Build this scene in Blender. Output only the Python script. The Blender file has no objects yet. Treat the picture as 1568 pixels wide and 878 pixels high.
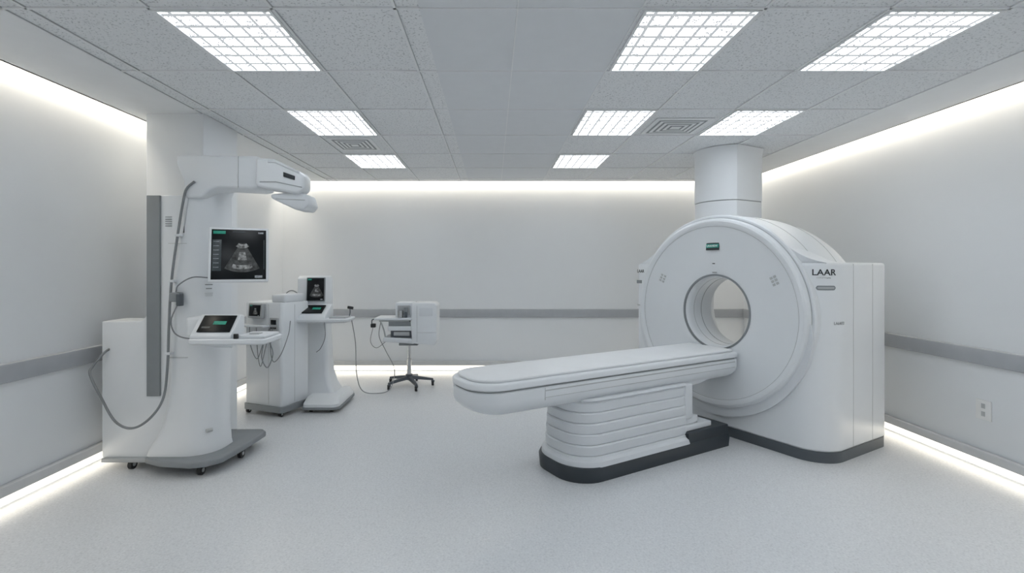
import bpy, bmesh, math, random
from mathutils import Vector, Matrix, Euler
random.seed(4)
R = math.radians
scene = bpy.context.scene
COL = scene.collection

# ---------------------------------------------------------------- materials
def new_mat(name):
    m = bpy.data.materials.new(name); m.use_nodes = True
    return m, m.node_tree, m.node_tree.nodes['Principled BSDF']

def plain(name, col, rough=0.4, metal=0.0, var=0.03, scale=8.0, emit=0.0, bump=0.0, spec=0.5):
    m, nt, b = new_mat(name)
    tc = nt.nodes.new('ShaderNodeTexCoord')
    nz = nt.nodes.new('ShaderNodeTexNoise'); nz.inputs['Scale'].default_value = scale
    nz.inputs['Detail'].default_value = 3
    nt.links.new(tc.outputs['Object'], nz.inputs['Vector'])
    rp = nt.nodes.new('ShaderNodeValToRGB')
    rp.color_ramp.elements[0].position = 0.3; rp.color_ramp.elements[1].position = 0.7
    rp.color_ramp.elements[0].color = tuple(c*(1-var) for c in col)+(1,)
    rp.color_ramp.elements[1].color = tuple(min(1, c*(1+var)) for c in col)+(1,)
    nt.links.new(nz.outputs['Fac'], rp.inputs['Fac'])
    nt.links.new(rp.outputs['Color'], b.inputs['Base Color'])
    b.inputs['Roughness'].default_value = rough
    b.inputs['Metallic'].default_value = metal
    b.inputs['Specular IOR Level'].default_value = spec
    if emit:
        nt.links.new(rp.outputs['Color'], b.inputs['Emission Color'])
        b.inputs['Emission Strength'].default_value = emit
    if bump:
        bp = nt.nodes.new('ShaderNodeBump'); bp.inputs['Strength'].default_value = bump
        bp.inputs['Distance'].default_value = 0.002
        nt.links.new(nz.outputs['Fac'], bp.inputs['Height'])
        nt.links.new(bp.outputs['Normal'], b.inputs['Normal'])
    return m

def speckle(name, base, dark, light, scale, rough, lo=0.36, hi=0.64, bump=0.0):
    m, nt, b = new_mat(name)
    tc = nt.nodes.new('ShaderNodeTexCoord')
    nz = nt.nodes.new('ShaderNodeTexNoise'); nz.inputs['Scale'].default_value = scale
    nz.inputs['Detail'].default_value = 2
    nt.links.new(tc.outputs['Object'], nz.inputs['Vector'])
    rp = nt.nodes.new('ShaderNodeValToRGB'); e = rp.color_ramp.elements
    e[0].position = lo; e[0].color = dark+(1,)
    e[1].position = hi; e[1].color = light+(1,)
    a = e.new(lo+0.07); a.color = base+(1,)
    a = e.new(hi-0.07); a.color = base+(1,)
    nt.links.new(nz.outputs['Fac'], rp.inputs['Fac'])
    nt.links.new(rp.outputs['Color'], b.inputs['Base Color'])
    b.inputs['Roughness'].default_value = rough
    if bump:
        bp = nt.nodes.new('ShaderNodeBump'); bp.inputs['Strength'].default_value = bump
        bp.inputs['Distance'].default_value = 0.003
        nt.links.new(nz.outputs['Fac'], bp.inputs['Height'])
        nt.links.new(bp.outputs['Normal'], b.inputs['Normal'])
    return m

M = {}
M['wall'] = plain('wall_paint', (0.785,0.81,0.835), 0.62, var=0.01, scale=1.5)
M['floor'] = speckle('vinyl_floor', (0.69,0.71,0.735), (0.62,0.64,0.665), (0.745,0.765,0.785), 85, 0.26)
M['tile'] = speckle('acoustic_tile', (0.80,0.82,0.84), (0.52,0.54,0.56), (0.85,0.86,0.875), 85, 0.9, lo=0.34, hi=0.68, bump=0.12)
M['soffit'] = plain('soffit_paint', (0.73,0.755,0.785), 0.8, var=0.01)
M['softwhite'] = plain('cove_soffit_paint', (0.84,0.855,0.87), 0.8, var=0.01)
M['tbar'] = plain('ceiling_grid_metal', (0.82,0.835,0.85), 0.5)
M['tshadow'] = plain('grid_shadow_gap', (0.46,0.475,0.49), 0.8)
M['rail'] = plain('wall_guard_grey', (0.41,0.43,0.46), 0.5)
M['base'] = plain('baseboard_grey', (0.58,0.595,0.615), 0.5)
M['white'] = plain('white_shell_plastic', (0.76,0.79,0.82), 0.32, var=0.01, scale=3)
M['white2'] = plain('satin_white_plastic', (0.71,0.74,0.775), 0.45, var=0.01, scale=3)
M['pad'] = plain('mattress_vinyl', (0.78,0.80,0.82), 0.5, var=0.015, scale=5)
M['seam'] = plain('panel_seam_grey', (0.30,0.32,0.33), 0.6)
M['lseam'] = plain('light_seam_grey', (0.48,0.50,0.51), 0.6)
M['grey'] = plain('mid_grey_plastic', (0.24,0.26,0.275), 0.45)
M['lgrey'] = plain('light_grey_plastic', (0.43,0.45,0.465), 0.45)
M['navy'] = plain('dark_base_plastic', (0.028,0.037,0.046), 0.4)
M['dgrey'] = plain('charcoal_base', (0.085,0.10,0.115), 0.45)
M['black'] = plain('black_rubber', (0.012,0.013,0.015), 0.5)
M['chrome'] = plain('brushed_steel', (0.55,0.56,0.57), 0.25, metal=1.0)
M['cable'] = plain('cable_grey', (0.22,0.235,0.25), 0.5)
M['screen'] = plain('screen_glass', (0.008,0.010,0.012), 0.25, var=0.2, spec=0.22)
M['scr2'] = plain('screen_ui_panel', (0.03,0.04,0.045), 0.3, var=0.2, scale=60, emit=0.2)
M['green'] = plain('screen_green', (0.01,0.22,0.155), 0.4, var=0.2, scale=40, emit=0.3)
M['teal'] = plain('teal_badge', (0.03,0.33,0.26), 0.4)
M['uitext'] = plain('screen_text_grey', (0.22,0.24,0.26), 0.4, var=0.7, scale=150, emit=0.2)
M['scan'] = plain('ultrasound_scan', (0.030,0.032,0.032), 0.4, var=0.95, scale=38, emit=0.3)
M['scanb'] = plain('ultrasound_bright', (0.16,0.165,0.165), 0.4, var=0.9, scale=45, emit=0.4)
M['print'] = plain('logo_print', (0.02,0.025,0.03), 0.5)
M['outlet'] = plain('outlet_plastic', (0.82,0.83,0.83), 0.4)

def emis(name, col, s):
    m = bpy.data.materials.new(name); m.use_nodes = True
    nt = m.node_tree; nt.nodes.clear()
    e = nt.nodes.new('ShaderNodeEmission'); o = nt.nodes.new('ShaderNodeOutputMaterial')
    e.inputs[0].default_value = col+(1,); e.inputs[1].default_value = s
    nt.links.new(e.outputs[0], o.inputs[0]); return m
M['led'] = emis('warm_led_strip', (1.0,0.925,0.79), 3.4)

def panel_mat():
    m = bpy.data.materials.new('prismatic_diffuser'); m.use_nodes = True
    nt = m.node_tree; nt.nodes.clear(); N = nt.nodes.new; L = nt.links.new
    tc = N('ShaderNodeTexCoord'); sp = N('ShaderNodeSeparateXYZ'); L(tc.outputs['Object'], sp.inputs[0])
    nz = N('ShaderNodeTexNoise'); nz.inputs['Scale'].default_value = 16; nz.inputs['Detail'].default_value = 3
    L(tc.outputs['Object'], nz.inputs['Vector'])
    def math_(op, a, b=None):
        n = N('ShaderNodeMath'); n.operation = op
        for i, v in enumerate((a, b)):
            if v is None: continue
            if isinstance(v, (int, float)): n.inputs[i].default_value = v
            else: L(v, n.inputs[i])
        return n.outputs[0]
    def line(axis, pitch, w):
        a = math_('ADD', sp.outputs[axis], 10.0)
        f = math_('FRACT', math_('DIVIDE', a, pitch))
        d = math_('ABSOLUTE', math_('SUBTRACT', f, 0.5))
        return math_('GREATER_THAN', d, 0.5 - w)
    l1 = line(0, 0.094, 0.10); l2 = line(1, 0.118, 0.12)
    l = math_('MAXIMUM', l1, l2)
    # prism squiggles
    sq = math_('ABSOLUTE', math_('SUBTRACT', nz.outputs['Fac'], 0.5))
    sq = math_('LESS_THAN', sq, 0.022)
    k = math_('MAXIMUM', l, sq)
    st = math_('SUBTRACT', 8.4, math_('MULTIPLY', k, 7.84))
    e = N('ShaderNodeEmission'); e.inputs[0].default_value = (0.905,0.955,1.0,1)
    L(st, e.inputs[1]); o = N('ShaderNodeOutputMaterial'); L(e.outputs[0], o.inputs[0])
    return m
M['panel'] = panel_mat()

# ---------------------------------------------------------------- geometry helpers
def finish(bm, name, mat, parent=None, smooth=True, ang=38):
    bmesh.ops.recalc_face_normals(bm, faces=bm.faces)
    me = bpy.data.meshes.new(name); bm.to_mesh(me); bm.free()
    mats = mat if isinstance(mat, (list, tuple)) else [mat]
    for mm in mats: me.materials.append(M[mm])
    if smooth:
        me.polygons.foreach_set('use_smooth', [True]*len(me.polygons))
        me.set_sharp_from_angle(angle=R(ang))
    ob = bpy.data.objects.new(name, me); COL.objects.link(ob)
    if parent: setpar(ob, parent)
    return ob

def setpar(ob, parent):
    ob.parent = parent
    if parent.get('world'):
        ob.matrix_parent_inverse = Matrix.Translation(-parent.location)

def group(name, loc, rz=0.0, world=True):
    e = bpy.data.objects.new(name, None); e.empty_display_size = 0.2
    COL.objects.link(e); e.location = loc; e.rotation_euler = (0, 0, rz)
    if world: e['world'] = 1
    return e

def bevel_bm(bm, w, seg=3, ang=40):
    if w <= 0: return
    ed = [e for e in bm.edges if len(e.link_faces) == 2 and e.calc_face_angle(0) > R(ang)]
    if ed:
        bmesh.ops.bevel(bm, geom=ed, offset=w, segments=seg, profile=0.5, affect='EDGES', clamp_overlap=True)

def box(name, c, s, mat, parent=None, bevel=0.004, rot=(0,0,0), seg=3):
    bm = bmesh.new(); bmesh.ops.create_cube(bm, size=1)
    for v in bm.verts: v.co = Vector((v.co.x*s[0], v.co.y*s[1], v.co.z*s[2]))
    bevel_bm(bm, min(bevel, min(s)*0.45), seg)
    ob = finish(bm, name, mat, parent)
    ob.location = c; ob.rotation_euler = rot
    return ob

def bx(name, x0, x1, y0, y1, z0, z1, mat, parent=None, bevel=0.004):
    return box(name, ((x0+x1)/2, (y0+y1)/2, (z0+z1)/2), (x1-x0, y1-y0, z1-z0), mat, parent, bevel)

def rrect(x0, x1, y0, y1, r, inset=0.0, n=10):
    if isinstance(r, (int, float)): r = [r]*4
    x0 += inset; x1 -= inset; y0 += inset; y1 -= inset
    r = [max(q-inset, 0.004) for q in r]
    cs = [(x0+r[0], y0+r[0], r[0], 180), (x1-r[1], y0+r[1], r[1], 270),
          (x1-r[2], y1-r[2], r[2], 0), (x0+r[3], y1-r[3], r[3], 90)]
    pts = []
    for cx, cy, q, a0 in cs:
        for i in range(n+1):
            a = R(a0 + 90*i/n); pts.append((cx+q*math.cos(a), cy+q*math.sin(a)))
    return pts

def stack(name, sections, mat, parent=None, ang=38):
    """loft horizontal loops: sections = [(z, loop)]"""
    bm = bmesh.new(); rings = []
    for z, lp in sections:
        rings.append([bm.verts.new((p[0], p[1], z)) for p in lp])
    n = len(rings[0])
    for a, b in zip(rings, rings[1:]):
        for i in range(n):
            bm.faces.new((a[i], a[(i+1) % n], b[(i+1) % n], b[i]))
    bm.faces.new(rings[0][::-1]); bm.faces.new(rings[-1])
    return finish(bm, name, mat, parent, ang=ang)

def prism(name, pts, a0, a1, mat, parent=None, plane='XZ', bevel=0.01, seg=3):
    bm = bmesh.new()
    def mk(p, a):
        if plane == 'XZ': return (p[0], a, p[1])
        if plane == 'YZ': return (a, p[0], p[1])
        return (p[0], p[1], a)
    A = [bm.verts.new(mk(p, a0)) for p in pts]; B = [bm.verts.new(mk(p, a1)) for p in pts]
    n = len(pts)
    for i in range(n): bm.faces.new((A[i], A[(i+1) % n], B[(i+1) % n], B[i]))
    bm.faces.new(A[::-1]); bm.faces.new(B)
    bmesh.ops.recalc_face_normals(bm, faces=bm.faces)
    bevel_bm(bm, bevel, seg)
    return finish(bm, name, mat, parent)

def cyl(name, p0, p1, r, mat, parent=None, r2=None, n=32):
    p0 = Vector(p0); p1 = Vector(p1); d = p1-p0; r2 = r if r2 is None else r2
    bm = bmesh.new()
    bmesh.ops.create_cone(bm, cap_ends=True, segments=n, radius1=r, radius2=r2, depth=d.length)
    q = Vector((0,0,1)).rotation_difference(d.normalized()).to_matrix().to_4x4()
    bmesh.ops.transform(bm, matrix=Matrix.Translation((p0+p1)/2) @ q, verts=bm.verts)
    return finish(bm, name, mat, parent)

def crsmooth(P, k=8):
    P = [Vector(p) for p in P]; out = []
    Q = [P[0]*2-P[1]] + P + [P[-1]*2-P[-2]]
    for i in range(1, len(Q)-2):
        for j in range(k):
            t = j/k; a, b, c, d = Q[i-1], Q[i], Q[i+1], Q[i+2]
            out.append(0.5*((2*b)+(c-a)*t+(2*a-5*b+4*c-d)*t*t+(3*b-a-3*c+d)*t**3))
    out.append(P[-1]); return out

def tube(name, P, r, mat, parent=None, n=8, smooth=True):
    pts = crsmooth(P) if smooth else [Vector(p) for p in P]
    bm = bmesh.new(); rings = []
    up = Vector((0.13, 0.9, 0.3)).normalized()
    for i, p in enumerate(pts):
        t = (pts[min(i+1, len(pts)-1)] - pts[max(i-1, 0)]).normalized()
        s = t.cross(up).normalized(); u = s.cross(t)
        rings.append([bm.verts.new(p + s*r*math.cos(2*math.pi*k/n) + u*r*math.sin(2*math.pi*k/n)) for k in range(n)])
    for a, b in zip(rings, rings[1:]):
        for k in range(n): bm.faces.new((a[k], a[(k+1) % n], b[(k+1) % n], b[k]))
    bm.faces.new(rings[0]); bm.faces.new(rings[-1])
    return finish(bm, name, mat, parent, ang=60)

def lathe_y(name, prof, cz, mat, parent=None, n=128, closed=True, ang=25):
    """prof = [(r, y)] revolved about the local Y axis at height cz"""
    bm = bmesh.new(); rings = []
    for r, y in prof:
        rings.append([bm.verts.new((r*math.cos(2*math.pi*k/n), y, cz + r*math.sin(2*math.pi*k/n))) for k in range(n)])
    m = len(rings)
    for i in range(m if closed else m-1):
        a = rings[i]; b = rings[(i+1) % m]
        for k in range(n): bm.faces.new((a[k], a[(k+1) % n], b[(k+1) % n], b[k]))
    return finish(bm, name, mat, parent, ang=ang)

def text_mesh(s, size, extrude=0.0008):
    cu = bpy.data.curves.new('t', 'FONT'); cu.body = s; cu.size = size; cu.extrude = extrude
    cu.align_x = 'CENTER'; cu.align_y = 'CENTER'; cu.offset = size*0.012
    ob = bpy.data.objects.new('t', cu); COL.objects.link(ob)
    dg = bpy.context.evaluated_depsgraph_get()
    me = bpy.data.meshes.new_from_object(ob.evaluated_get(dg))
    bpy.data.objects.remove(ob); return me

def text_on(name, s, size, fn, mat, parent):
    """fn(u, v, w) -> local position"""
    me = text_mesh(s, size); me.name = name
    for v in me.vertices: v.co = Vector(fn(v.co.x, v.co.y, v.co.z))
    me.materials.clear(); me.materials.append(M[mat])
    ob = bpy.data.objects.new(name, me); COL.objects.link(ob); setpar(ob, parent); return ob

def caster(name, x, y, parent, r=0.035, z0=0.0):
    cyl(name+'_wheel', (x-0.014, y, z0+r), (x+0.014, y, z0+r), r, 'black', parent, n=24)
    cyl(name+'_hub', (x-0.017, y, z0+r), (x+0.017, y, z0+r), r*0.45, 'lgrey', parent, n=16)
    box(name+'_fork', (x, y+0.01, z0+r*1.75), (0.04, 0.045, r*0.9), 'dgrey', parent, 0.006)

# ---------------------------------------------------------------- room
XL, XR, YB, YF, H, HT = -3.14, 3.74, 7.40, -1.9, 2.81, 3.12
bx('floor', XL-0.1, XR+0.1, YF-0.1, YB+0.1, -0.1, 0.0, 'floor', None, 0)
bx('wall_left', XL-0.1, XL, YF-0.1, YB+0.1, 0, HT, 'wall', None, 0)
bx('wall_right', XR, XR+0.1, YF-0.1, YB+0.1, 0, HT, 'wall', None, 0)
bx('wall_back', XL, XR, YB, YB+0.1, 0, HT, 'wall', None, 0)
bx('wall_front', XL, XR, YF-0.1, YF, 0, HT, 'wall', None, 0)
bx('ceiling_slab', XL-0.1, XR+0.1, YF-0.1, YB+0.1, HT, HT+0.1, 'softwhite', None, 0)
G = 0.13
bx('ceiling', XL+G, XR-G, YF, YB-G, H, H+0.03, 'tile', None, 0)
bx('trim_1', XL+G, -2.40, YF, YB-G, H-0.004, H, 'softwhite', None, 0)
bx('trim_2', 3.10, XR-G, YF, YB-G, H-0.004, H, 'softwhite', None, 0)
bx('trim_3', -0.36, 0.73, YF, YB-G, H-0.004, H, 'soffit', None, 0)
bx('trim_4', XL+G, XL+G+0.02, YF, YB-G, H-0.004, H+0.05, 'softwhite', None, 0)
bx('trim_5', XR-G-0.02, XR-G, YF, YB-G, H-0.004, H+0.05, 'softwhite', None, 0)
bx('trim_6', XL+G, XR-G, YB-G-0.02, YB-G, H-0.004, H+0.05, 'softwhite', None, 0)
grid = group('ceiling_grid', (0, 3, H))
YL = [2.42+0.775*k for k in range(-5, 7)]
def bar(n, x0, x1, y0, y1):
    bx(n, x0, x1, y0, y1, H-0.008, H+0.002, 'tbar', grid, 0)
for i, x in enumerate([-2.40, -2.28, -1.68, -1.08, -0.48, 1.33, 1.94, 2.52, 3.10]):
    bar('runner_%d' % i, x-0.007, x+0.007, YF, YB-G-0.02)
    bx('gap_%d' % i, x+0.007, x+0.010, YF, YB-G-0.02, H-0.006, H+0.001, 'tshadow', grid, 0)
for i, x in enumerate([0.12, 0.725]):
    bar('joint_%d' % i, x-0.003, x+0.003, YF, YB-G-0.02)
for i, y in enumerate(YL):
    for j, (a, b) in enumerate([(-2.40, -0.36), (0.73, 3.10)]):
        bar('cross_%d_%d' % (i, j), a, b, y-0.007, y+0.007)
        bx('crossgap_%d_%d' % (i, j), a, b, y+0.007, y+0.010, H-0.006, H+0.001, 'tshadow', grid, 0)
    bar('crossjoint_%d' % i, -0.36, 0.73, y-0.003, y+0.003)

def light_panel(x0, x1, y0, y1):
    w, d = (x1-x0)/2, (y1-y0)/2
    bm = bmesh.new()
    def add(ax, bx_, ay, by, az, bz, mi):
        r = bmesh.ops.create_cube(bm, size=1)
        for v in r['verts']:
            v.co = Vector(((ax+bx_)/2+v.co.x*(bx_-ax), (ay+by)/2+v.co.y*(by-ay), (az+bz)/2+v.co.z*(bz-az)))
            for f in v.link_faces: f.material_index = mi
    f = 0.014
    add(-w, w, -d, -d+f, -0.012, 0, 0); add(-w, w, d-f, d, -0.012, 0, 0)
    add(-w, -w+f, -d+f, d-f, -0.012, 0, 0); add(w-f, w, -d+f, d-f, -0.012, 0, 0)
    add(-w+f, w-f, -d+f, d-f, -0.006, 0, 1)
    ob = finish(bm, 'ceiling_light_panel', ['tbar', 'panel'], None, smooth=False)
    ob.location = ((x0+x1)/2, (y0+y1)/2, H)
for j in range(-2, 3):
    y0 = 2.43+1.55*j
    for ci, (a, b) in enumerate([(-1.67, -1.09), (0.745, 1.32), (1.95, 2.51)]):
        if ci == 2 and j == 2: continue
        light_panel(a, b, y0, y0+0.755)

def vent(x0, x1, y0, y1):
    g = group('ceiling_air_vent', ((x0+x1)/2, (y0+y1)/2, H))
    bx('plate', x0, x1, y0, y1, H-0.010, H-0.001, 'tbar', g, 0.003)
    n = 4; cx, cy = (x0+x1)/2, (y0+y1)/2
    for i in range(n):
        f = 1-i/n*0.92
        w, d = (x1-x0)/2*0.84*f, (y1-y0)/2*0.80*f
        bx('ring_dark_%d' % i, cx-w, cx+w, cy-d, cy+d, H-0.0115-0.002*i, H-0.009-0.002*i, 'grey', g, 0)
        w -= 0.020; d -= 0.024
        if w > 0.02 and d > 0.02:
            bx('ring_light_%d' % i, cx-w, cx+w, cy-d, cy+d, H-0.0125-0.002*i, H-0.010-0.002*i, 'tbar', g, 0)
vent(-1.63, -1.20, 4.84, 5.34)
vent(1.39, 1.88, 4.20, 4.70)

def guard(n, x0, x1, y0, y1):
    bx(n, x0, x1, y0, y1, 0.80, 0.925, 'rail', None, 0.010)
guard('trim_7', XL, XL+0.035, YF, YB-0.036)
guard('trim_8', XR-0.035, XR, YF, YB-0.036)
guard('trim_9', XL, XR, YB-0.035, YB)
bx('baseboard_left', XL, XL+0.05, YF, YB-0.05, 0.085, 0.15, 'base', None, 0.003)
bx('baseboard_right', XR-0.05, XR, YF, YB-0.05, 0.085, 0.15, 'base', None, 0.003)
bx('baseboard_back', XL, XR, YB-0.05, YB, 0.085, 0.15, 'base', None, 0.003)
led = group('floor_led_strip', (0, 3, 0.04))
bx('strip_left', XL, XL+0.012, YF, YB-0.02, 0.02, 0.08, 'led', led, 0)
bx('strip_right', XR-0.012, XR, YF, YB-0.02, 0.02, 0.08, 'led', led, 0)
bx('strip_back', XL+0.02, XR-0.02, YB-0.012, YB, 0.02, 0.08, 'led', led, 0)

def cove(name, loc, length, rot, power, width=0.06):
    l = bpy.data.lights.new(name, 'AREA'); l.shape = 'RECTANGLE'
    l.size = length; l.size_y = width; l.energy = power; l.color = (1.0, 0.915, 0.77)
    o = bpy.data.objects.new(name, l); COL.objects.link(o); o.location = loc; o.rotation_euler = rot
LY = YB-YF
CP = 3.8
cove('cove_light_left', (XL+G*0.5, (YB+YF)/2, H+0.10), LY-0.2, (0, 0, R(90)), CP*LY)
cove('cove_light_right', (XR-G*0.5, (YB+YF)/2, H+0.10), LY-0.2, (0, 0, R(90)), CP*LY)
cove('cove_light_back', ((XL+XR)/2, YB-G*0.5, H+0.10), XR-XL-0.3, (0, 0, 0), CP*(XR-XL))

prism('wall_column', [(-2.85,4.08),(-2.38,4.08),(-2.38,4.62),(-2.85,4.62)], 0, H-0.001, 'wall', None, 'XY', 0.006)
CX, CY = 2.56, 5.42
col = group('support_column', (CX, CY, 1.9))
def octo(r, cx=CX, cy=CY):
    # round column with one flat service face
    a = [335+i*(285.0/56) for i in range(57)]
    return [(cx+r*math.cos(R(t)), cy+r*math.sin(R(t))) for t in a]
stack('shaft', [(1.80, octo(0.328)), (2.235, octo(0.328))], 'wall', col, ang=25)
stack('joint_ring', [(2.235, octo(0.325)), (2.245, octo(0.325))], 'seam', col, ang=25)
stack('upper_sleeve', [(2.245, octo(0.333)), (2.72, octo(0.333)), (2.76, octo(0.338)), (2.805, octo(0.35))], 'wall', col, ang=25)

o = group('wall_outlet', (XR, 3.78, 0.46))
bx('plate', XR-0.008, XR, 3.72, 3.84, 0.38, 0.53, 'outlet', o, 0.003)
for i, z in enumerate((0.425, 0.485)):
    bx('socket_%d' % i, XR-0.0095, XR-0.007, 3.765, 3.795, z-0.018, z+0.018, 'lseam', o, 0.001)

# ---------------------------------------------------------------- CT scanner (local: +Y into the gantry)
SC = (2.045, 4.64, 0); SR = R(-60)
ct = group('ct_scanner', SC, SR, world=False)
CZ = 1.125
bx0, bx1, by0, by1 = -0.975, 0.985, 0.03, 1.05
rad = [0.07, 0.24, 0.12, 0.10]
def foot(ins): return rrect(bx0, bx1, by0, by1, rad, ins, 14)
body = stack('body_shell', [(0.085, foot(0.012)), (0.10, foot(0.0)), (1.555, foot(0.0)), (1.572, foot(0.005)), (1.58, foot(0.016))], 'white', ct)
cutter = cyl('cutter', (0, -0.5, CZ), (0, 1.6, CZ), 0.77, 'white', ct, n=96)
bpy.context.view_layer.update()
md = body.modifiers.new('b', 'BOOLEAN'); md.operation = 'DIFFERENCE'; md.object = cutter; md.solver = 'EXACT'
dg = bpy.context.evaluated_depsgraph_get()
me2 = bpy.data.meshes.new_from_object(body.evaluated_get(dg))
body.modifiers.clear(); body.data = me2
me2.set_sharp_from_angle(angle=R(38))
bpy.data.objects.remove(cutter)
stack('plinth', [(0.0, foot(0.004)), (0.085, foot(0.004)), (0.087, foot(0.02))], 'dgrey', ct)
prof = [(0.322, 0.10), (0.322, 0.42), (0.335, 0.45), (0.70, 0.99), (0.73, 1.005), (0.79, 0.99), (0.835, 0.93),
        (0.87, 0.80), (0.895, 0.62), (0.905, 0.40), (0.907, 0.07), (0.905, 0.035), (0.897, 0.022), (0.885, 0.020), (0.876, 0.024), (0.872, 0.015),
        (0.870, -0.005), (0.862, -0.024), (0.845, -0.034), (0.825, -0.034), (0.805, -0.026), (0.795, -0.016),
        (0.70, 0.004), (0.55, 0.026), (0.43, 0.038), (0.375, 0.042), (0.352, 0.048), (0.336, 0.062), (0.326, 0.08)]
lathe_y('gantry_housing', prof, CZ, 'white', ct, n=160)
def ring(name, r, y, mat, t=0.003, parent=ct):
    lathe_y(name, [(r-t, y-t), (r+t, y-t), (r+t, y+t), (r-t, y+t)], CZ, mat, parent, n=128)
ring('rim_seam', 0.800, -0.0195, 'lseam', 0.0025)
ring('outer_seam', 0.874, 0.021, 'lseam', 0.0025)
ring('bore_trim', 0.346, 0.050, 'grey', 0.008)
ring('bore_seam_a', 0.322, 0.16, 'lseam', 0.002)
ring('bore_seam_b', 0.322, 0.27, 'seam', 0.002)
ring('hood_seam_a', 0.906, 0.26, 'lseam', 0.0022)
ring('hood_seam_b', 0.895, 0.62, 'lseam', 0.0022)
# crescent lip hugging the lower half of the front ring
cpts = []
for i in range(41):
    a = R(-178+176*i/40); w_ = max(0.0, math.sin(math.pi*i/40))**0.5
    cpts.append(((0.875+0.075*w_)*math.cos(a), CZ+(0.875+0.075*w_)*math.sin(a)))
for i in range(41):
    a = R(-2-176*i/40); cpts.append((0.85*math.cos(a), CZ+0.85*math.sin(a)))
prism('lower_ring_lip', cpts, 0.0, 0.05, 'white2', ct, 'XZ', 0.0)
def front_y(x):
    # depth of the body's front skin at a given x, following the rounded corners
    for xe, r, s in ((bx1, rad[1], 1), (bx0, rad[0], -1)):
        d = s*x-(s*xe-r)
        if d > 0: return by0+r-math.sqrt(max(0.0, r*r-d*d))
    return by0
def fairing(sgn, nm):
    pts = []
    r0 = 0.903; a0 = R(52)
    p0 = (r0*math.cos(a0), CZ+r0*math.sin(a0)); p2 = (0.93, 1.578); p1 = (0.73, 1.64)
    for i in range(13):
        t = i/12
        pts.append((((1-t)**2*p0[0]+2*t*(1-t)*p1[0]+t*t*p2[0])*sgn, (1-t)**2*p0[1]+2*t*(1-t)*p1[1]+t*t*p2[1]))
    bm = bmesh.new(); rows = []
    for y, f in [(0.0, 1.0), (0.25, 0.9), (0.42, 0.6), (0.60, 0.2), (0.68, 0.0)]:
        row = []
        for p in pts:
            zc = CZ+math.sqrt(max(0.0, 0.88**2-p[0]**2)) if abs(p[0]) < 0.80 else 1.53
            zlow = max(zc, 1.57)-0.01
            row.append(bm.verts.new((p[0], max(y, front_y(p[0])+0.006), zlow+(p[1]-zlow)*f)))
        row.append(bm.verts.new((0.93*sgn, max(y, front_y(0.93*sgn)+0.006), 1.555)))
        row.append(bm.verts.new((0.54*sgn, max(y, by0+0.006), 1.555)))
        rows.append(row)
    n = len(rows[0])
    for a, b in zip(rows, rows[1:]):
        for k in range(n): bm.faces.new((a[k], a[(k+1) % n], b[(k+1) % n], b[k]))
    bm.faces.new(rows[0]); bm.faces.new(rows[-1])
    finish(bm, nm, 'white', ct, ang=50)
fairing(1, 'shoulder_fairing_right'); fairing(-1, 'shoulder_fairing_left')
box('badge_dark', (0, 0.014, 1.745), (0.135, 0.012, 0.085), 'print', ct, 0.003, rot=(R(-8), 0, 0))
box('badge_teal', (0, 0.007, 1.742), (0.131, 0.006, 0.034), 'teal', ct, 0.001, rot=(R(-8), 0, 0))
text_on('badge_text', 'UVAVIEW', 0.026, lambda u, v, w: (u, 0.0025-w, 1.742+v), 'outlet', ct)
box('indicator_a', (0, 0.026, 1.578), (0.025, 0.008, 0.008), 'print', ct, 0.002)
box('indicator_b', (0.004, 0.034, 1.495), (0.045, 0.008, 0.009), 'seam', ct, 0.002)
def glyphs(cx, cz, rot, nm):
    for i in range(3):
        for j in range(2):
            dx, dz = (j-0.5)*0.035, (i-1)*0.03
            x = cx+dx*math.cos(rot)-dz*math.sin(rot); z = cz+dx*math.sin(rot)+dz*math.cos(rot)
            r = math.hypot(x, z-CZ)
            y = 0.004 - 0.02*(r-0.70)/0.095 if r > 0.70 else 0.004+(0.70-r)*0.147
            box('%s_%d%d' % (nm, i, j), (x, y-0.001, z), (0.024, 0.006, 0.020), 'lseam', ct, 0.001, rot=(0, -rot, 0))
glyphs(0.585, 1.43, R(25), 'vent_glyph_r'); glyphs(-0.585, 1.43, R(-25), 'vent_glyph_l')
def perim(u, z, off):
    r = rad[1]; xs = bx1-r
    if u <= xs: return (u, by0-off, z)
    a = (u-xs)/r
    if a <= math.pi/2: return (xs+(r+off)*math.sin(a), by0+r-(r+off)*math.cos(a), z)
    return (bx1+off, by0+r+(u-xs-r*math.pi/2), z)
text_on('logo_print_right', 'LAAR', 0.068, lambda u, v, w: perim(0.945+u*1.05, 1.500+v, 0.0015+w), 'print', ct)
text_on('subtitle_print', 'medical imaging', 0.016, lambda u, v, w: perim(0.940+u, 1.460+v, 0.0012+w), 'lseam', ct)
text_on('model_print', 'LA64/12', 0.032, lambda u, v, w: perim(1.07+u, 1.10+v, 0.0012+w), 'seam', ct)
text_on('logo_print_left', 'LAAR', 0.048, lambda u, v, w: (-0.905+u*0.85, by0-0.0015-w, 1.500+v), 'print', ct)
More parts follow.
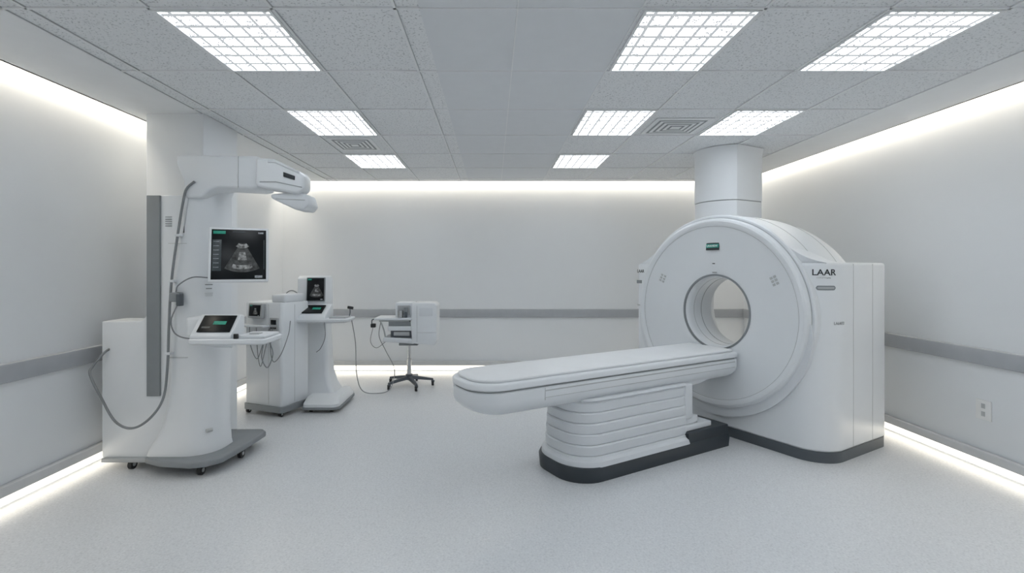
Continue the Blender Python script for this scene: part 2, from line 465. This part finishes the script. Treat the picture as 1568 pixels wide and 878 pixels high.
def perim_plate(name, u0, u1, z0, z1, off, mat):
    bm = bmesh.new(); n = 16; rows = []
    rr = (z1-z0)/2
    for i in range(n+1):
        t = i/n; u = u0+(u1-u0)*t
        e = min(u-u0, u1-u); h = rr if e >= rr else math.sqrt(max(0, rr*rr-(rr-e)**2)) + 0.0004
        zc = (z0+z1)/2
        rows.append([bm.verts.new(perim(u, zc-h, off)), bm.verts.new(perim(u, zc+h, off)),
                     bm.verts.new(perim(u, zc+h, -0.004)), bm.verts.new(perim(u, zc-h, -0.004))])
    for a, b in zip(rows, rows[1:]):
        for k in range(4): bm.faces.new((a[k], a[(k+1) % 4], b[(k+1) % 4], b[k]))
    bm.faces.new(rows[0]); bm.faces.new(rows[-1])
    finish(bm, name, mat, ct)
perim_plate('handle_slot', 0.885, 1.03, 1.362, 1.398, 0.003, 'grey')
perim_plate('handle_slot_inner', 0.895, 1.02, 1.372, 1.388, 0.005, 'lgrey')
box('handle_slot_left', (-0.925, by0-0.001, 1.385), (0.07, 0.008, 0.035), 'grey', ct, 0.003)
box('label_left', (-0.925, by0-0.001, 1.13), (0.05, 0.005, 0.012), 'lseam', ct, 0.001)
for i, y in enumerate((0.42, 0.74)):
    bx('side_seam_%d' % i, bx1-0.002, bx1+0.0012, y-0.002, y+0.002, 0.09, 1.57, 'lseam', ct, 0)

# ---------------------------------------------------------------- patient table
pt = group('patient_table', SC, SR, world=False)
NY = -2.62
PY, BY = -1.82, -1.87
def ped(ins, y1=-0.66): return rrect(-0.27, 0.27, PY, y1, [0.22, 0.22, 0.05, 0.05], ins, 12)
secs = [(0.105, ped(-0.035)), (0.140, ped(-0.030)), (0.155, ped(-0.005)), (0.170, ped(0.0))]
z = 0.170
for i in range(5):
    h = 0.078; ins = 0.004*i
    secs += [(z+0.002, ped(ins+0.008)), (z+0.010, ped(ins)), (z+h-0.008, ped(ins-0.003)), (z+h, ped(ins+0.004))]
    z += h
secs += [(0.575, ped(0.0)), (0.59, ped(0.01))]
stack('pedestal_bellows', secs, 'white2', pt, ang=25)
def bp_(i): return rrect(-0.31, 0.31, BY, -0.17, [0.24, 0.24, 0.02, 0.02], i, 12)
stack('base_plinth', [(0.0, bp_(0.008)), (0.090, bp_(0)), (0.108, bp_(0.01))], 'navy', pt)
bx('plinth_block', -0.25, 0.30, -0.70, -0.19, 0.09, 0.19, 'navy', pt, 0.008)
bx('slide_rail_cover', -0.22, 0.26, -0.70, -0.36, 0.19, 0.235, 'white2', pt, 0.008)
bx('slide_rail_upper', -0.20, 0.235, -0.70, -0.50, 0.235, 0.30, 'white2', pt, 0.010)
bx('rear_fairing', -0.22, 0.25, -0.68, -0.58, 0.28, 0.58, 'white2', pt, 0.02)
prism('underframe', [(-1.75,0.60),(-1.75,0.560),(-0.66,0.535),(-0.45,0.550),(-0.20,0.60),(-0.03,0.63),(-0.03,0.68),(-1.75,0.68)], -0.215, 0.215, 'white2', pt, 'YZ', 0.012)
def shell(ins, e=0.0): return rrect(-0.255, 0.255, NY+e, 0.0, [0.20, 0.20, 0.01, 0.01], ins, 12)
stack('table_shell', [(0.560, shell(0.090, 0.06)), (0.570, shell(0.060, 0.045)), (0.592, shell(0.030, 0.02)), (0.625, shell(0.008, 0.005)),
                      (0.660, shell(0.0)), (0.722, shell(0.0)), (0.727, shell(0.006))], 'white', pt, ang=50)
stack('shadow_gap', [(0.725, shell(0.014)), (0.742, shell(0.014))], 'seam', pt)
stack('tray', [(0.738, shell(0.008)), (0.745, shell(-0.004)), (0.775, shell(-0.006)), (0.785, shell(0.002)), (0.789, shell(0.014))], 'white', pt, ang=50)
stack('mattress', [(0.787, shell(0.030, 0.01)), (0.797, shell(0.022, 0.01)), (0.806, shell(0.024, 0.01)), (0.812, shell(0.036, 0.01))], 'pad', pt, ang=50)
for sx, nm in ((1, 'right'), (-1, 'left')):
    bx('side_channel_%s' % nm, sx*0.2555-0.002, sx*0.2555+0.002, -2.10, -0.03, 0.700, 0.708, 'lseam', pt, 0)
    bx('side_joint_%s' % nm, sx*0.2555-0.0015, sx*0.2555+0.0015, -2.102, -2.098, 0.64, 0.722, 'lseam', pt, 0)
    bx('side_strip_%s' % nm, sx*0.2555-0.0015, sx*0.2555+0.0015, -2.10, -0.03, 0.655, 0.658, 'lseam', pt, 0)
bx('head_bracket', -0.20, 0.20, -0.10, 0.03, 0.62, 0.73, 'white2', pt, 0.02)

# ---------------------------------------------------------------- mobile imaging unit (left)
mu = group('mobile_imaging_unit', (-2.45, 3.85, 0))
def arc(cx, cz, r, a0, a1, n=8): return [(cx+r*math.cos(R(a0+(a1-a0)*i/n)), cz+r*math.sin(R(a0+(a1-a0)*i/n))) for i in range(n+1)]
pts = [(-2.99, 0.085), (-2.20, 0.085), (-2.20, 2.095), (-2.64, 2.095)] + arc(-2.72, 1.21, 0.08, 0, -90, 6) + [(-2.99, 1.13)]
prism('rear_cabinet', pts, 3.79, 4.04, 'white', mu, 'XZ', 0.012)
def tw(xl, yf, xr=-2.12, rr=0.20): return rrect(xl, xr, yf, 4.05, [0.05, rr, 0.03, 0.02], 0, 10)
stack('front_tower', [(0.085, tw(-2.62, 3.70, -2.10, 0.24)), (0.16, tw(-2.60, 3.71, -2.12)), (0.30, tw(-2.52, 3.73, -2.13)), (0.5, tw(-2.47, 3.74, -2.13)), (1.0, tw(-2.45, 3.74)), (1.45, tw(-2.43, 3.735)),
                      (1.8, tw(-2.38, 3.73)), (2.1, tw(-2.33, 3.72)), (2.2, tw(-2.32, 3.72, -2.08)), (2.25, tw(-2.32, 3.72, -2.0, 0.2))], 'white', mu, ang=50)
bx('guide_rail', -2.635, -2.535, 3.772, 3.80, 0.56, 2.09, 'grey', mu, 0.004)
for i in range(5):
    bx('vent_slot_%d' % i, -2.50, -2.452, 3.785, 3.792, 1.855+i*0.017, 1.861+i*0.017, 'seam', mu, 0)
for i, z in enumerate((1.72, 0.86)):
    bx('tower_seam_%d' % i, -2.44, -2.30, 3.728+0.008*(i), 3.745, z, z+0.003, 'lseam', mu, 0)
pl = [(-2.60,3.70),(-2.45,3.63),(-2.20,3.60),(-2.10,3.63),(-2.02,3.72),(-1.98,4.05),(-1.965,4.30),(-2.02,4.36),(-2.33,4.36),(-2.34,4.07),(-2.60,4.04)]
prism('base_platform', pl, 0.075, 0.125, 'grey', mu, 'XY', 0.014)
bx('base_chassis', -2.97, -2.55, 3.76, 4.03, 0.06, 0.09, 'lgrey', mu, 0.005)
for i, (x, y) in enumerate([(-2.76,3.80),(-2.17,3.69),(-2.04,4.02),(-2.80,3.98),(-2.10,4.28)]):
    caster('caster_%d' % i, x, y, mu, 0.036)
arm = [(-2.365,2.385),(-1.76,2.375),(-1.74,2.35),(-1.745,2.135),(-1.80,2.125),(-2.06,2.14),(-2.12,2.12),(-2.18,2.06),(-2.30,2.06),(-2.315,2.20),(-2.365,2.32)]
prism('overhead_arm', arm, 3.70, 3.98, 'white', mu, 'XZ', 0.022)
bx('arm_joint_seam', -1.9, -1.897, 3.697, 3.72, 2.14, 2.37, 'lseam', mu, 0)
head = [(-1.755,2.355),(-1.62,2.345),(-1.43,2.25),(-1.395,2.215),(-1.40,2.12),(-1.45,2.085),(-1.51,2.095),(-1.66,2.12),(-1.755,2.145)]
prism('imaging_head', head, 3.66, 3.82, 'white', mu, 'XZ', 0.022)
prism('head_cowl', [(-1.66,2.335),(-1.60,2.335),(-1.43,2.25),(-1.43,2.235),(-1.61,2.315),(-1.66,2.315)], 3.65, 3.83, 'white2', mu, 'XZ', 0.005)
prism('head_lower_seam', [(-1.72,2.175),(-1.60,2.175),(-1.41,2.135),(-1.41,2.13),(-1.60,2.169),(-1.72,2.169)], 3.656, 3.70, 'seam', mu, 'XZ', 0)
prism('head_display', [(-1.545,2.245),(-1.46,2.215),(-1.462,2.185),(-1.545,2.21)], 3.652, 3.68, 'print', mu, 'XZ', 0.003)
prism('detector_block', [(-1.66,2.09),(-1.45,2.11),(-1.40,2.09),(-1.375,2.01),(-1.41,1.97),(-1.48,1.975),(-1.60,2.03),(-1.66,2.06)], 3.70, 3.92, 'white2', mu, 'XZ', 0.018)
prism('detector_seam', [(-1.62,2.055),(-1.40,2.045),(-1.40,2.041),(-1.62,2.05)], 3.697, 3.72, 'lseam', mu, 'XZ', 0)
def display(prefix, c, w, h, rot, parent, frame='white', full=True, bez=0.018, dep=0.035):
    m = Euler(rot).to_matrix().to_4x4(); m.translation = Vector(c)
    def q(nm, x, z, sx, sz, off, mat, th=0.002):
        return box(prefix+nm, m @ Vector((x, off, z)), (sx, th, sz), mat, parent, 0.0005, rot=rot)
    box(prefix+'_housing', c, (w, dep, h), frame, parent, 0.010, rot=rot)
    f = -dep/2
    W, Hh = w-2*bez, h-2*bez
    q('_glass', 0, 0, W, Hh, f-0.0005, 'screen')
    q('_header', -W*0.36, Hh*0.44, W*0.22, Hh*0.06, f-0.002, 'green')
    q('_footer', W*0.36, -Hh*0.45, W*0.14, Hh*0.05, f-0.002, 'uitext')
    if full:
        q('_side_panel', -W*0.40, -Hh*0.02, W*0.16, Hh*0.62, f-0.002, 'scr2')
        for i in range(7):
            q('_ui_%d' % i, -W*0.41, Hh*0.25-i*Hh*0.085, W*0.10, Hh*0.012, f-0.0035, 'uitext', 0.001)
        q('_ui_top', 0.0, Hh*0.455, W*0.25, Hh*0.015, f-0.002, 'scr2')
        q('_ui_corner', W*0.40, Hh*0.44, W*0.10, Hh*0.03, f-0.002, 'uitext')
        q('_ui_rightbar', W*0.46, Hh*0.0, W*0.015, Hh*0.6, f-0.002, 'scr2')
    bm = bmesh.new()
    def fan(r0, r1, a0, a1, cx, cz, off, n=16):
        vs = []
        for i in range(n+1):
            a = R(a0+(a1-a0)*i/n)
            vs.append((bm.verts.new(m @ Vector((cx+r0*math.cos(a), off, cz+r0*math.sin(a)))),
                       bm.verts.new(m @ Vector((cx+r1*math.cos(a), off, cz+r1*math.sin(a))))))
        for p, q_ in zip(vs, vs[1:]): bm.faces.new((p[0], p[1], q_[1], q_[0]))
    cz = Hh*0.30
    fan(Hh*0.08, Hh*0.66, -118, -62, W*0.06, cz, f-0.0025)
    finish(bm, prefix+'_scan', 'scan', parent, smooth=False)
    bm = bmesh.new()
    fan(Hh*0.10, Hh*0.18, -130, -50, W*0.06, cz, f-0.0035, 10)
    fan(Hh*0.26, Hh*0.42, -101, -79, W*0.06, cz, f-0.0035, 10)
    fan(Hh*0.52, Hh*0.60, -108, -72, W*0.06, cz, f-0.0035, 10)
    finish(bm, prefix+'_scan_bright', 'scanb', parent, smooth=False)
display('monitor', (-1.815, 3.55, 1.630), 0.385, 0.40, (R(-13), 0, R(24)), mu)
cyl('monitor_arm', (-2.15, 3.85, 1.58), (-1.87, 3.62, 1.60), 0.028, 'white2', mu)
box('monitor_mount', (-1.84, 3.60, 1.61), (0.14, 0.05, 0.14), 'white2', mu, 0.012, rot=(R(-13), 0, R(24)))
for i, (w_, z_) in enumerate([(0.05,1.41),(0.04,1.38),(0.055,1.345),(0.05,1.335),(0.05,1.325)]):
    box('tower_label_%d' % i, (-2.165, 3.782, z_), (w_, 0.004, 0.008 if i < 2 else 0.003), 'seam' if i < 2 else 'lseam', mu, 0, rot=(0,0,R(38)))
# control console
prism('console', [(3.46,1.035),(3.66,1.035),(3.66,1.19),(3.60,1.20),(3.475,1.075),(3.46,1.06)], -2.12, -1.83, 'white', mu, 'YZ', 0.010)
bx('console_neck', -2.22, -1.99, 3.58, 3.82, 1.035, 1.18, 'white', mu, 0.02)
sl = math.atan2(0.125, 0.125)
box('console_screen', (-1.965, 3.534, 1.1395), (0.235, 0.150, 0.008), 'screen', mu, 0.003, rot=(sl, 0, 0))
box('console_readout', (-1.945, 3.534, 1.1462), (0.09, 0.03, 0.002), 'green', mu, 0, rot=(sl, 0, 0))
box('console_readout_b', (-2.03, 3.505, 1.117), (0.06, 0.015, 0.002), 'scr2', mu, 0, rot=(sl, 0, 0))
def sh(i=0): return rrect(-2.13, -1.585, 3.44, 3.76, 0.04, i)
stack('tray_shelf', [(1.000, sh(0.02)), (1.012, sh()), (1.035, sh()), (1.042, sh(0.008))], 'white', mu)
box('tray_lip', (-1.70, 3.60, 1.052), (0.20, 0.24, 0.022), 'white2', mu, 0.008)
prism('shelf_bracket', [(3.52,1.0),(3.78,1.0),(3.78,0.93),(3.62,0.975)], -2.12, -1.98, 'white2', mu, 'YZ', 0.006)
box('trackpad', (-1.71, 3.58, 1.066), (0.07, 0.06, 0.006), 'lgrey', mu, 0.002)
cyl('joystick', (-1.80, 3.475, 1.04), (-1.80, 3.475, 1.075), 0.016, 'black', mu)
box('cable_hook', (-2.36, 3.70, 1.32), (0.075, 0.06, 0.07), 'grey', mu, 0.010)
box('cable_plug', (-2.325, 3.685, 1.30), (0.03, 0.05, 0.09), 'dgrey', mu, 0.006)
tube('umbilical_cable', [(-2.22,3.69,2.18),(-2.275,3.69,2.13),(-2.30,3.69,2.05),(-2.345,3.69,1.78),(-2.39,3.69,1.443),(-2.41,3.69,1.104),(-2.42,3.69,0.814),(-2.445,3.68,0.572),(-2.532,3.66,0.426),(-2.663,3.66,0.354),(-2.794,3.67,0.402),(-2.905,3.68,0.572),(-2.995,3.69,0.74),(-3.0,3.72,0.80),(-2.95,3.76,0.89),(-2.93,3.80,0.92)], 0.009, 'cable', mu)
tube('probe_cable', [(-2.345,3.67,1.36),(-2.32,3.66,1.41),(-2.23,3.68,1.467),(-2.145,3.76,1.462)], 0.005, 'cable', mu)
tube('console_cable', [(-2.335,3.67,1.26),(-2.368,3.65,1.153),(-2.335,3.64,1.06),(-2.25,3.64,1.022),(-2.12,3.66,1.02)], 0.005, 'cable', mu)
for i, z in enumerate((1.78, 1.44, 0.90)):
    box('cable_clip_%d' % i, (-2.345-(0.045 if i == 1 else 0.07 if i == 2 else 0), 3.705, z), (0.035, 0.05, 0.02), 'white2', mu, 0.004)
tube('shelf_cable_a', [(-1.62,3.50,1.0),(-1.63,3.50,0.90),(-1.60,3.52,0.83),(-1.57,3.54,0.92),(-1.60,3.56,1.0)], 0.004, 'cable', mu)
cyl('key_switch', (-2.15, 3.80, 0.30), (-2.175, 3.765, 0.30), 0.014, 'lseam', mu)

# ---------------------------------------------------------------- equipment cabinet
cb = group('medical_equipment_cart', (-2.33, 5.37, 0), R(-21), world=False)
stack('cabinet', [(0.10, rrect(-0.25, 0.25, -0.20, 0.20, 0.03, 0.004)), (0.11, rrect(-0.25, 0.25, -0.20, 0.20, 0.03)), (1.16, rrect(-0.25, 0.25, -0.20, 0.20, 0.03)), (1.175, rrect(-0.25, 0.25, -0.20, 0.20, 0.03, 0.01))], 'white', cb)
stack('cart_base', [(0.045, rrect(-0.26, 0.27, -0.22, 0.22, 0.04)), (0.105, rrect(-0.26, 0.27, -0.22, 0.22, 0.04))], 'grey', cb)
bx('top_module', 0.06, 0.24, -0.15, 0.15, 1.17, 1.26, 'white2', cb, 0.02)
bx('vertical_seam', 0.075, 0.079, -0.2015, -0.19, 0.12, 1.16, 'lseam', cb, 0)
bx('side_door_seam', 0.249, 0.2515, -0.02, -0.017, 0.12, 1.15, 'lseam', cb, 0)
display('cart_monitor', (-0.06, -0.225, 1.09), 0.19, 0.155, (R(-6), 0, 0), cb, frame='lgrey', full=False, bez=0.02, dep=0.05)
bx('port_module', 0.10, 0.21, -0.215, -0.19, 0.88, 1.02, 'lgrey', cb, 0.006)
bx('port_screen', 0.12, 0.19, -0.219, -0.21, 0.95, 1.0, 'screen', cb, 0.002)
for i in range(3): cyl('port_%d' % i, (0.125+i*0.028, -0.223, 0.915), (0.125+i*0.028, -0.20, 0.915), 0.009, 'black', cb, n=16)
bx('utility_tray', -0.30, 0.10, -0.30, -0.19, 0.925, 0.945, 'white2', cb, 0.006)
box('tray_clamp', (-0.27, -0.27, 0.96), (0.06, 0.05, 0.05), 'dgrey', cb, 0.008)
tube('lead_a', [(-0.10,-0.28,0.93),(-0.08,-0.29,0.75),(0.0,-0.28,0.60),(0.06,-0.26,0.75),(0.11,-0.22,0.915)], 0.0045, 'cable', cb)
tube('lead_b', [(0.155,-0.225,0.915),(0.15,-0.25,0.72),(0.20,-0.26,0.58),(0.28,-0.24,0.66),(0.29,-0.15,0.85),(0.25,-0.08,0.98)], 0.0045, 'cable', cb)
tube('lead_c', [(0.125,-0.225,0.915),(0.08,-0.25,0.70),(0.03,-0.26,0.52),(0.0,-0.27,0.66),(-0.03,-0.26,0.93)], 0.004, 'cable', cb)
for i, (x, y) in enumerate([(-0.22,-0.18),(0.22,-0.18),(-0.22,0.18),(0.22,0.18)]): caster('caster_%d' % i, x, y, cb, 0.026)

# ---------------------------------------------------------------- ultrasound machine
us = group('ultrasound_machine', (-1.92, 5.62, 0))
stack('column', [(0.06, rrect(-2.12,-1.74,5.50,5.86,0.05)), (0.12, rrect(-2.12,-1.76,5.52,5.86,0.05)), (0.22, rrect(-2.12,-1.82,5.56,5.86,0.05)), (0.34, rrect(-2.12,-1.86,5.60,5.86,0.05)),
                 (0.50, rrect(-2.12,-1.875,5.62,5.86,0.05)), (0.95, rrect(-2.14,-1.90,5.64,5.86,0.05)), (1.10, rrect(-2.15,-1.90,5.64,5.86,0.05))], 'white', us, ang=50)
stack('base_foot', [(0.05, rrect(-2.02,-1.64,5.24,5.90,[0.05,0.08,0.08,0.05])), (0.09, rrect(-2.02,-1.64,5.24,5.90,[0.05,0.08,0.08,0.05])), (0.14, rrect(-2.02,-1.66,5.32,5.88,[0.05,0.08,0.08,0.05],0.01))], 'white', us)
stack('base_bumper', [(0.035, rrect(-2.03,-1.63,5.23,5.91,[0.05,0.08,0.08,0.05])), (0.06, rrect(-2.03,-1.63,5.23,5.91,[0.05,0.08,0.08,0.05]))], 'grey', us)
for i, (x, y) in enumerate([(-1.94,5.30),(-1.72,5.30),(-1.70,5.84),(-2.0,5.84)]): caster('caster_%d' % i, x, y, us, 0.024)
prism('display_tower', [(5.56,1.08),(5.84,1.08),(5.84,1.40),(5.80,1.445),(5.62,1.445),(5.58,1.42)], -2.20, -1.88, 'white', us, 'YZ', 0.015)
display('main_display', (-1.985, 5.565, 1.295), 0.205, 0.27, (R(-6), 0, R(4)), us, full=False, frame='grey', bez=0.01, dep=0.03)
prism('control_console', [(5.30,0.98),(5.60,0.98),(5.60,1.13),(5.54,1.13),(5.32,1.02)], -2.15, -1.80, 'white', us, 'YZ', 0.010)
s2 = math.atan2(0.11, 0.22)
box('control_tablet', (-1.96, 5.43, 1.085), (0.22, 0.16, 0.012), 'screen', us, 0.003, rot=(s2,0,0))
box('control_readout', (-1.93, 5.43, 1.092), (0.09, 0.04, 0.002), 'green', us, 0, rot=(s2,0,0))
stack('side_tray', [(0.945, rrect(-2.12,-1.55,5.28,5.62,0.05,0.03)), (0.965, rrect(-2.12,-1.55,5.28,5.62,0.05)), (0.985, rrect(-2.12,-1.55,5.28,5.62,0.05)), (0.99, rrect(-2.12,-1.55,5.28,5.62,0.05,0.008))], 'white', us)
box('tray_pad', (-1.68, 5.45, 0.996), (0.18, 0.2, 0.012), 'lgrey', us, 0.004)
tube('probe_stalk', [(-1.60,5.52,0.99),(-1.59,5.52,1.04),(-1.585,5.50,1.085)], 0.006, 'dgrey', us)
cyl('probe_head', (-1.61,5.50,1.10), (-1.55,5.50,1.09), 0.016, 'black', us, n=16)
tube('hose', [(-2.16,5.60,1.22),(-2.24,5.56,1.28),(-2.30,5.54,1.26),(-2.32,5.54,1.19)], 0.006, 'cable', us)
tube('floor_lead', [(-1.57,5.50,0.98),(-1.53,5.52,0.70),(-1.54,5.60,0.35),(-1.52,5.75,0.12),(-1.42,5.95,0.03),(-1.28,6.15,0.03),(-1.24,6.25,0.25),(-1.36,6.30,0.48),(-1.46,6.36,0.66),(-1.44,6.36,0.84)], 0.005, 'cable', us)
tube('tray_lead', [(-1.80,5.30,0.96),(-1.79,5.29,0.80),(-1.84,5.30,0.68),(-1.90,5.34,0.63)], 0.004, 'cable', us)

# ---------------------------------------------------------------- instrument stand on rolling star base
st = group('rolling_instrument_stand', (-1.09, 6.45, 0))
cx, cy = -1.09, 6.45
cyl('hub', (cx,cy,0.085), (cx,cy,0.155), 0.045, 'dgrey', st)
cyl('gas_lift', (cx,cy,0.15), (cx,cy,0.36), 0.028, 'chrome', st)
cyl('lift_sleeve', (cx,cy,0.34), (cx,cy,0.56), 0.020, 'chrome', st)
for i in range(5):
    a = R(8+72*i); d = Vector((math.cos(a), math.sin(a), 0)); s = Vector((-d.y, d.x, 0))
    bm = bmesh.new(); rs = []
    for rr, w_, zt, zb in [(0.02,0.032,0.135,0.095),(0.15,0.026,0.12,0.085),(0.31,0.018,0.092,0.068)]:
        p = Vector((cx,cy,0))+d*rr
        rs.append([bm.verts.new(p-s*w_+Vector((0,0,zb))), bm.verts.new(p+s*w_+Vector((0,0,zb))), bm.verts.new(p+s*w_*0.7+Vector((0,0,zt))), bm.verts.new(p-s*w_*0.7+Vector((0,0,zt)))])
    for p_, q_ in zip(rs, rs[1:]):
        for k in range(4): bm.faces.new((p_[k], p_[(k+1) % 4], q_[(k+1) % 4], q_[k]))
    bm.faces.new(rs[0]); bm.faces.new(rs[-1])
    finish(bm, 'star_leg_%d' % i, 'dgrey', st)
    e = Vector((cx,cy,0))+d*0.305
    caster('caster_%d' % i, e.x, e.y, st, 0.030)
bx('mount_plate', -1.20, -0.96, 6.32, 6.58, 0.545, 0.575, 'grey', st, 0.006)
prism('equipment_box', [(-1.02,0.585),(-0.745,0.555),(-0.715,0.60),(-0.71,1.06),(-0.74,1.09),(-1.00,1.095),(-1.03,1.05),(-1.03,0.92),(-1.04,0.86)], 6.25, 6.62, 'white', st, 'XZ', 0.010)
bx('box_side_seam', -0.96, -0.956, 6.247, 6.26, 0.60, 1.06, 'lseam', st, 0)
bx('box_front_recess', -0.93, -0.76, 6.246, 6.26, 0.93, 1.03, 'white2', st, 0.004)
bx('box_lower_seam', -0.955, -0.715, 6.247, 6.26, 0.72, 0.723, 'lseam', st, 0)
bx('upper_module', -1.24, -1.02, 6.30, 6.58, 0.90, 1.095, 'white2', st, 0.012)
bx('module_recess', -1.21, -1.05, 6.288, 6.305, 0.94, 1.06, 'lgrey', st, 0.006)
cyl('specimen_jar', (-1.17,6.26,0.91), (-1.17,6.26,1.0), 0.035, 'chrome', st)
cyl('lens_stage', (-1.10,6.27,0.98), (-1.10,6.27,1.035), 0.026, 'grey', st)
cyl('lens_tube', (-1.10,6.26,0.91), (-1.10,6.26,0.98), 0.018, 'dgrey', st)
bx('upper_tray', -1.50, -1.02, 6.24, 6.60, 0.875, 0.905, 'white2', st, 0.010)
bx('tray_underside', -1.44, -1.06, 6.27, 6.57, 0.855, 0.876, 'lgrey', st, 0.004)
bx('mid_drawer', -1.33, -1.02, 6.26, 6.58, 0.74, 0.80, 'white2', st, 0.010)
bx('drawer_gap', -1.32, -1.02, 6.27, 6.58, 0.80, 0.857, 'grey', st, 0.003)
prism('lower_tray', [(-1.40,0.60),(-1.00,0.575),(-1.00,0.64),(-1.38,0.66)], 6.26, 6.60, 'white2', st, 'XZ', 0.010)
bx('lower_frame', -1.30, -1.03, 6.30, 6.56, 0.655, 0.745, 'dgrey', st, 0.006)
bx('lower_frame_face', -1.26, -1.06, 6.285, 6.31, 0.675, 0.725, 'lgrey', st, 0.006)
box('clamp_block', (-1.53, 6.34, 0.80), (0.06, 0.06, 0.05), 'black', st, 0.010)
tube('clamp_arm', [(-1.49,6.36,0.88),(-1.545,6.35,0.87),(-1.55,6.34,0.82)], 0.008, 'dgrey', st)
tube('side_frame', [(-1.42,6.27,0.86),(-1.38,6.27,0.75),(-1.36,6.27,0.66)], 0.010, 'lgrey', st)
tube('stand_cable', [(-1.53,6.33,0.78),(-1.56,6.32,0.60),(-1.48,6.30,0.52),(-1.36,6.30,0.60)], 0.004, 'cable', st)

# ---------------------------------------------------------------- world, camera, colour
w = bpy.data.worlds.new('world'); scene.world = w; w.use_nodes = True
w.node_tree.nodes['Background'].inputs[0].default_value = (0.8, 0.85, 0.9, 1)
w.node_tree.nodes['Background'].inputs[1].default_value = 0.2
cam = bpy.data.cameras.new('camera'); co = bpy.data.objects.new('camera', cam); COL.objects.link(co)
co.location = (0, 0, 1.54); co.rotation_euler = (R(90), 0, 0)
cam.sensor_width = 36; cam.clip_start = 0.05
cam.lens = 17.45; cam.shift_x = 0.0185; cam.shift_y = -0.0185
scene.camera = co
scene.view_settings.view_transform = 'Standard'
scene.view_settings.look = 'None'
scene.view_settings.exposure = 0.0
